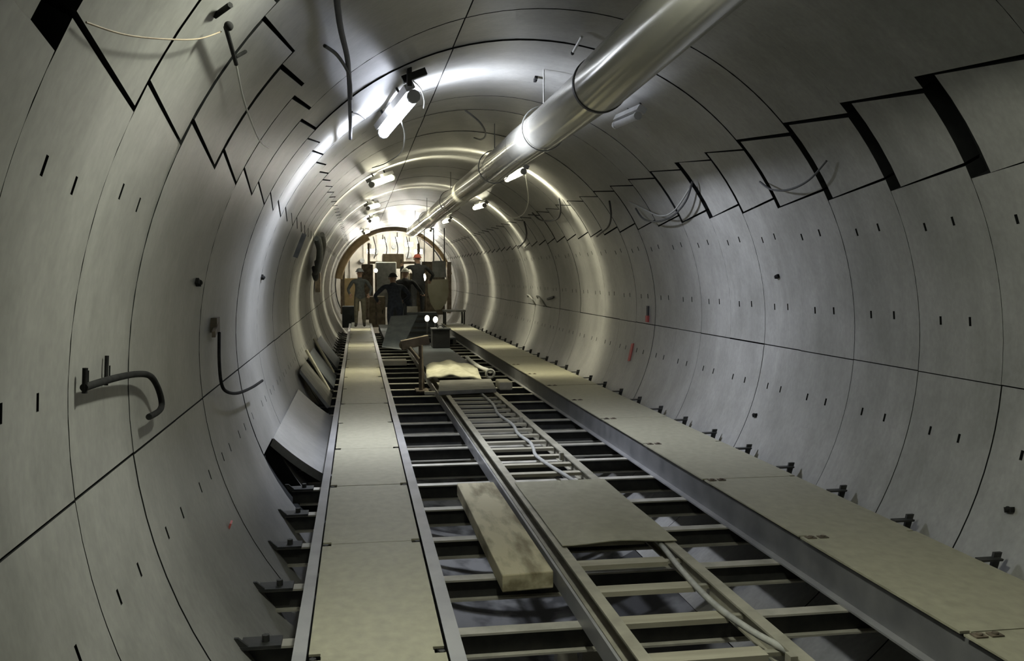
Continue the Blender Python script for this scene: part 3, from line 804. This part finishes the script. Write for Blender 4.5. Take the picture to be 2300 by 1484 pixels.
# ------------------------------------------------------------------ workers
def skinned(pts, edges, root):
    me = bpy.data.meshes.new('tmp')
    bm = bmesh.new()
    lay = bm.verts.layers.skin.verify()
    V = []
    for k, (co, r) in enumerate(pts):
        v = bm.verts.new(co); v[lay].radius = (r, r) if not isinstance(r, tuple) else r
        v[lay].use_root = (k == root)
        V.append(v)
    for a, c in edges: bm.edges.new((V[a], V[c]))
    bm.to_mesh(me); bm.free()
    ob = bpy.data.objects.new('tmp', me); COL.objects.link(ob)
    ob.modifiers.new('s', 'SKIN').use_smooth_shade = True
    su = ob.modifiers.new('u', 'SUBSURF'); su.levels = 1; su.render_levels = 1
    dg = bpy.context.evaluated_depsgraph_get()
    dg.update()
    out = bpy.data.meshes.new_from_object(ob.evaluated_get(dg))
    bpy.data.objects.remove(ob); bpy.data.meshes.remove(me)
    return out

def worker(x, y, z, face, label, jacket, trouser, helmet, lean=0., arms=((.30, .05, 1.12), (.34, .22, .92), (-.30, .05, 1.12), (-.34, .22, .92)), stride=.0, crouch=0., bulk=1.0):
    """face = heading in degrees, 0 looks along +Y; arms = right elbow, right wrist, left elbow, left wrist in body coordinates"""
    o = thing('person', (x, y, z), label, 'person')
    pts = []; E = []
    def P(co, r, par=None):
        co = Vector(co)
        if co.z > .92:                                   # lean from the hips
            h = co.z - .92
            co = Vector((co.x, co.y + h * math.sin(lean), .92 + h * math.cos(lean)))
        if crouch:
            co.z = co.z - crouch * min(1, co.z / .9)
        pts.append((co, r)); k = len(pts) - 1
        if par is not None: E.append((par, k))
        return k
    pel = P((0, 0, .96), (.15, .11))
    sp = P((0, .0, 1.14), (.145, .105), pel)
    ch = P((0, .0, 1.34), (.165, .12), sp)
    nk = P((0, .0, 1.50), .06, ch)
    hb = P((0, .02, 1.585), (.072, .085), nk)
    hm = P((0, .015, 1.68), (.078, .098), hb)
    ht = P((0, .01, 1.76), (.055, .07), hm)
    for s, (el, wr_) in ((1, arms[0:2]), (-1, arms[2:4])):
        sh = P((s * .20, 0, 1.43), .068, ch)
        e = P(el, .05, sh)
        wq = P(wr_, .034, e)
        d = (Vector(wr_) - Vector(el)).normalized()
        side = d.cross(Vector((0, 1, .3))).normalized()
        pm = P(Vector(wr_) + d * .075, (.036, .03), wq)
        for f in range(4):
            q = P(Vector(wr_) + d * .135 + side * (f - 1.5) * .022, .010, pm)
            P(Vector(wr_) + d * (.175 + (.012 if f in (1, 2) else 0)) + side * (f - 1.5) * .023 + Vector((0, .012, -.012)), .009, q)
        q = P(Vector(wr_) + d * .05 + side * -.05 * s, .011, wq)
        P(Vector(wr_) + d * .095 + side * -.065 * s, .010, q)
    for s in (1, -1):
        hp_ = P((s * .10, 0, .88), .098, pel)
        kn = P((s * .115, .03 + s * stride * .5 + crouch * .5, .49), .072, hp_)
        an = P((s * .12, s * stride - .02, .09), .052, kn)
        P((s * .135, s * stride + .14, .04), .045, an)
    me = skinned(pts, E, 0)
    mats = [jacket, trouser, M['skin'], M['boot'], M['eye']]
    for mt in mats: me.materials.append(mt)
    hands = [Vector(pts[i][0]) for i in range(len(pts)) if not isinstance(pts[i][1], tuple) and pts[i][1] <= .011] 
    headz = pts[hb][0].z - .05
    for p in me.polygons:
        c = p.center
        hd = min((c - h).length for h in hands)
        if hd < .06: i = 2
        elif c.z > headz and (c - pts[hm][0]).length < .22: i = 2
        elif c.z < .12: i = 3
        elif c.z < .90 - crouch: i = 1 if abs(c.x) < .25 else 0
        else: i = 0
        p.material_index = i
    # face: nose, eyes, mouth, ears in the same mesh
    bm = bmesh.new(); bm.from_mesh(me)
    hc = pts[hm][0]
    def bit(off, r, mi):
        g = bmesh.ops.create_uvsphere(bm, u_segments=8, v_segments=6, radius=1.0)
        for v in g['verts']:
            v.co = Vector((v.co.x * r[0], v.co.y * r[1], v.co.z * r[2])) + hc + Vector(off)
        for f in set(f for v in g['verts'] for f in v.link_faces): f.material_index = mi; f.smooth = True
    bit((0, .10, -.035), (.014, .022, .024), 2)
    for s in (1, -1):
        bit((s * .032, .088, 0), (.012, .010, .009), 4)
        bit((s * .082, 0, -.02), (.012, .022, .034), 2)
    bit((0, .088, -.078), (.026, .008, .006), 4)
    bm.to_mesh(me); bm.free()
    a = math.radians(face)
    me.transform(Matrix.Diagonal((bulk, bulk, 1, 1)))
    me.transform(Matrix.Rotation(a, 4, 'Z'))
    body = bpy.data.objects.new('body', me); COL.objects.link(body); body.parent = o
    # helmet: dome, brim and peak
    hb_ = MB()
    top = hc + Vector((0, -.005, .035))
    hb_.ball(top, .112, .128, .105, 16, 6, lo=-5)
    ring = [top + Vector((.122 * math.cos(t * math.pi / 10), .138 * math.sin(t * math.pi / 10) + (.03 if 3 < t < 7 else 0), -.008)) for t in range(21)]
    hb_.tube(ring, .012, 6, caps=False)
    hm_ = hb_.mesh('helmet', helmet); hm_.transform(Matrix.Rotation(a, 4, 'Z'))
    h = bpy.data.objects.new('helmet', hm_); COL.objects.link(h); h.parent = o
    return o

worker(-1.44, 29.2, DECK + .007, 178, 'person in a grey jacket and grey helmet at the far end of left walkway', M['greycloth'], M['khaki'], M['helmet_grey'],
       arms=((.36, .02, 1.16), (.30, .20, 1.02), (-.36, .02, 1.16), (-.30, .20, 1.02)), stride=.06)
worker(-.50, 25.6, DECK + .005, 8, 'person in navy overalls, bending forward, seen from behind on the wagon', M['navy'], M['navy'], M['charcoal'], lean=.42,
       arms=((.40, .25, 1.14), (.30, .50, .98), (-.40, .25, 1.14), (-.32, .48, .98)), stride=.05, crouch=.08, bulk=1.22)
worker(-.16, 27.2, DECK + .005, -12, 'person in dark overalls and a white helmet in the middle of the wagon', M['charcoal'], M['navy'], M['helmet_white'], lean=.1,
       arms=((.38, .12, 1.14), (.40, .34, 1.06), (-.38, .10, 1.14), (-.36, .32, 1.0)), stride=-.06, bulk=1.12)
worker(.32, 28.6, DECK + .44, 10, 'person in a dark jacket and a red helmet standing highest on the wagon', M['charcoal'], M['charcoal'], M['helmet_red'], lean=.12,
       arms=((.42, .10, 1.18), (.40, .30, 1.02), (-.36, .24, 1.26), (-.30, .42, 1.42)), stride=.08, bulk=1.22)
tag(MB().box(-.20, .08, 25.2, 25.34, -.52, -.36).build('pale_box', M['paper']), 'pale box on the crate stack in front of the worker in the white helmet', 'box')
o = thing('crate_stack', (0, 25.3, DECK), 'dark stacked crates on the wagon beside the bending worker', 'crate')
for k, (z0, z1) in enumerate(((DECK + .005, -.84), (-.835, -.52))):
    MB().box(-.22 + .02 * k, .62 - .03 * k, 25.0, 25.6, z0, z1).build('crate', M['sheet'], o)
b = MB()
for z in (-1.05, -.92, -.75, -.62):
    b.box(-.22, .60, 24.975, 25.0, z - .03, z + .03)
b.build('batten', M['steel_dark'], o)

# ------------------------------------------------------------------ the heading: gantry, cabinets, floodlights and bulkhead
o = thing('bulkhead', (0, 42.3, -2.4), 'white steel bulkhead closing the far end of the tunnel', 'bulkhead')
b = MB(); n = 48
vs = [(R * .985 * math.cos(2 * math.pi * k / n), 42.3, R * .985 * math.sin(2 * math.pi * k / n)) for k in range(n)] + [(R * .985 * math.cos(2 * math.pi * k / n), 42.45, R * .985 * math.sin(2 * math.pi * k / n)) for k in range(n)]
b.add(vs, [tuple(range(n)), tuple(range(2 * n - 1, n - 1, -1))] + [(i, n + i, n + (i + 1) % n, (i + 1) % n) for i in range(n)])
b.build('plate', M['white_paint'], o)
for k in range(7):
    x = -1.8 + .6 * k
    h = math.sqrt(R * R - x * x) * .97
    MB().box(x - .04, x + .04, 42.2, 42.3, -1.2, h).build('stiffener', M['white_paint'], o)
for (x, z, r) in ((-.7, 1.5, .12), (.1, 1.72, .1), (.75, 1.35, .14), (-1.3, 1.1, .1), (1.25, 1.6, .11)):
    MB().tube([(x, 41.9, z), (x, 42.3, z)], r, 14).build('port', M['greybox'], o)

o = thing('gantry_frame', (0, 38.5, -1.1), 'tan steel gantry arch with posts at the far end of the tunnel', 'gantry')
def arc(t0, t1, r, y, n=16): return [pol(t0 + (t1 - t0) * k / n, r, y) for k in range(n + 1)]
MB().tube(arc(118, 172, 2.28, 38.3), .16, 10).build('arch', M['tan'], o)
MB().tube(arc(12, 62, 2.32, 38.6), .085, 10).build('arch', M['tan'], o)
MB().tube(arc(60, 120, 2.36, 39.0), .10, 10).build('arch', M['brown'], o)
for x, r in ((-2.1, .09), (2.2, .09), (-1.05, .05), (.95, .05)):
    MB().box(x - r, x + r, 38.3, 38.5, -1.1, 1.0 if abs(x) > 2 else 1.75).build('post', M['brown'], o)
MB().box(-1.0, 1.1, 38.35, 38.5, .92, 1.02).build('crossbar', M['brown'], o)
for k in range(5):
    x = -.85 + .45 * k
    MB().tube(smooth([(x, 39.2, 2.05), (x + .1, 39.1, 1.55), (x + .02, 39, 1.15)]), .03, 6).build('drop_pipe', M['greybox'], o)

for k, (x, z) in enumerate(((-.95, 1.45), (-.45, 1.85), (.15, 1.95), (.65, 1.75), (1.05, 1.45))):
    q = thing('floodlight', (x, 39.6, z), ORD[k] + ' floodlight from the left, high at the tunnel heading', 'floodlight', 'floodlights at the heading')
    MB().box(x - .16, x + .16, 39.55, 39.65, z - .10, z + .10).build('case', M['greybox'], q)
    MB().box(x - .145, x + .145, 39.535, 39.55, z - .085, z + .085).build('glass', M['flood'], q)
    MB().obox((x, 40.4, z + .02), (1, 0, 0), (0, 1, 0), (0, 0, 1), .14, .012, .08).build('added_rear_glow', M['flood'], q)  # added glowing panel that brightens the bulkhead
    MB().tube([(x, 39.62, z + .08), (x, 39.62, z + .3)], .02, 6).build('bracket', M['steel_dark'], q)
    MB().tube([(x, 39.65, z), (x, 40.39, z + .02)], .02, 6).build('arm', M['steel_dark'], q)

def cabinet(x0, x1, y0, y1, z0, z1, mt, label, cat='cabinet', name='cabinet'):
    q = thing(name, ((x0 + x1) / 2, y0, z0), label, cat)
    r = MB().box(x0, x1, y0, y1, z0, z1).build('body', mt, q)
    md = r.modifiers.new('bevel', 'BEVEL'); md.width = .02
    MB().box(x0 + .04, x1 - .04, y0 - .02, y0, z0 + .05, z1 - .05).build('door', mt, q)
    MB().box(x1 - .12, x1 - .09, y0 - .05, y0 - .02, (z0 + z1) / 2 - .06, (z0 + z1) / 2 + .06).build('handle', M['steel_dark'], q)
    return q
q = cabinet(-.55, .25, 36.2, 37.4, .72, 1.28, M['brown'], 'brown motor housing high in the middle of the heading')
for x in (-.5, .2):
    for y in (36.3, 37.3):
        zf = -math.sqrt(R * R - x * x) + .01
        MB().box(x - .04, x + .04, y - .04, y + .04, zf, .72).build('leg', M['brown'], q)
cabinet(-.85, -.1, 34.5, 35.5, -.7, .95, M['greybox'], 'tall grey cabinet behind the workers at the heading')
cabinet(-2.05, -1.62, 33.0, 33.8, -1.36, -.62, M['sheet'], 'dark low cabinet left of the walkway end')
cabinet(.35, .95, 34.0, 35.2, -1.1, .55, M['brown'], 'brown machine cabinet behind the worker in the red helmet')
cabinet(-2.0, -1.45, 36.0, 36.8, -.9, .35, M['tan'], 'tan cabinet on the left of the heading')
cabinet(-1.12, -.55, 33.2, 34.0, -1.36, -.28, M['brown'], 'low brown machine cabinet left of the worker in navy')
cabinet(-1.35, -.9, 37.5, 38.1, -1.3, .9, M['rust'], 'rusty tall cabinet between the left worker and the grey cabinet')
cabinet(1.0, 1.9, 37.0, 38.0, -1.1, 1.0, M['rust'], 'dark rusty machine cabinet behind the olive rounded panel')
cabinet(-.35, .5, 33.0, 34.0, -1.1, .1, M['sheet'], 'dark machine cabinet right behind the three workers on the wagon')
q = thing('rounded_panel', (1.35, 31.5, -.6), 'olive rounded panel hanging beside the right walkway near the heading', 'panel')
pts2 = [(.82, .32), (1.50, .34), (1.52, -.15), (1.42, -.48), (1.25, -.68), (1.05, -.70), (.90, -.45), (.82, -.1)]
b = MB(); n = len(pts2)
b.add([(x, 31.4, z) for x, z in pts2] + [(x, 31.52, z) for x, z in pts2], [tuple(range(n)), tuple(range(2 * n - 1, n - 1, -1))] + [(i, n + i, n + (i + 1) % n, (i + 1) % n) for i in range(n)])
b.build('panel', M['olive'], q)
MB().box(.98, 1.42, 31.42, 31.5, .40, .95).build('upper_panel', M['greybox'], q)
for x in (1.02, 1.38):
    MB().tube([(x, 31.46, .3), (x, 31.46, 2.05)], .018, 6).build('hanger', M['cable'], q)
q = thing('hand_lamp', (.62, 30.2, .2), 'small lit lamp hanging left of the olive rounded panel', 'lamp')
MB().ball((.64, 30.6, .40), .06, .05, .12).build('bulb', M['spark'], q)
MB().tube([(.64, 30.6, .5), (.66, 30.6, 2.41)], .012, 6).build('cord', M['cable'], q)
q = thing('hand_lamp', (-.95, 30.5, -.3), 'small lit lamp on a dark pole behind the worker in navy', 'lamp')
MB().ball((-.92, 30.7, .62), .06, .05, .07).build('bulb', M['spark'], q)
MB().tube([(-.92, 30.7, -1.13), (-.92, 30.7, .56)], .03, 8).build('pole', M['rust'], q)
for (x, z, lab) in ((-.62, -.83, 'small pale lamp low at the left of the navy worker'), (-.55, -1.0, 'lowest small pale lamp at the left of the navy worker')):
    q = thing('hand_lamp', (x, 24.6, z - .15), lab, 'lamp')
    MB().ball((x, 24.6, z), .05).build('bulb', M['spark'], q)
    MB().tube([(x, 24.6, DECK + .005), (x, 24.6, z - .04)], .02, 6).build('stem', M['cable'], q)
q = thing('floor_rack', (1.55, 30.6, DECK), 'low dark rack on the far end of the right walkway', 'rack')
MB().box(1.25, 1.95, 30.2, 30.9, -.72, -.66).build('shelf', M['greybox'], q)
for x in (1.27, 1.88):
    for y in (30.22, 30.83):
        MB().box(x, x + .05, y, y + .05, DECK + .004, -.72).build('leg', M['steel_dark'], q)
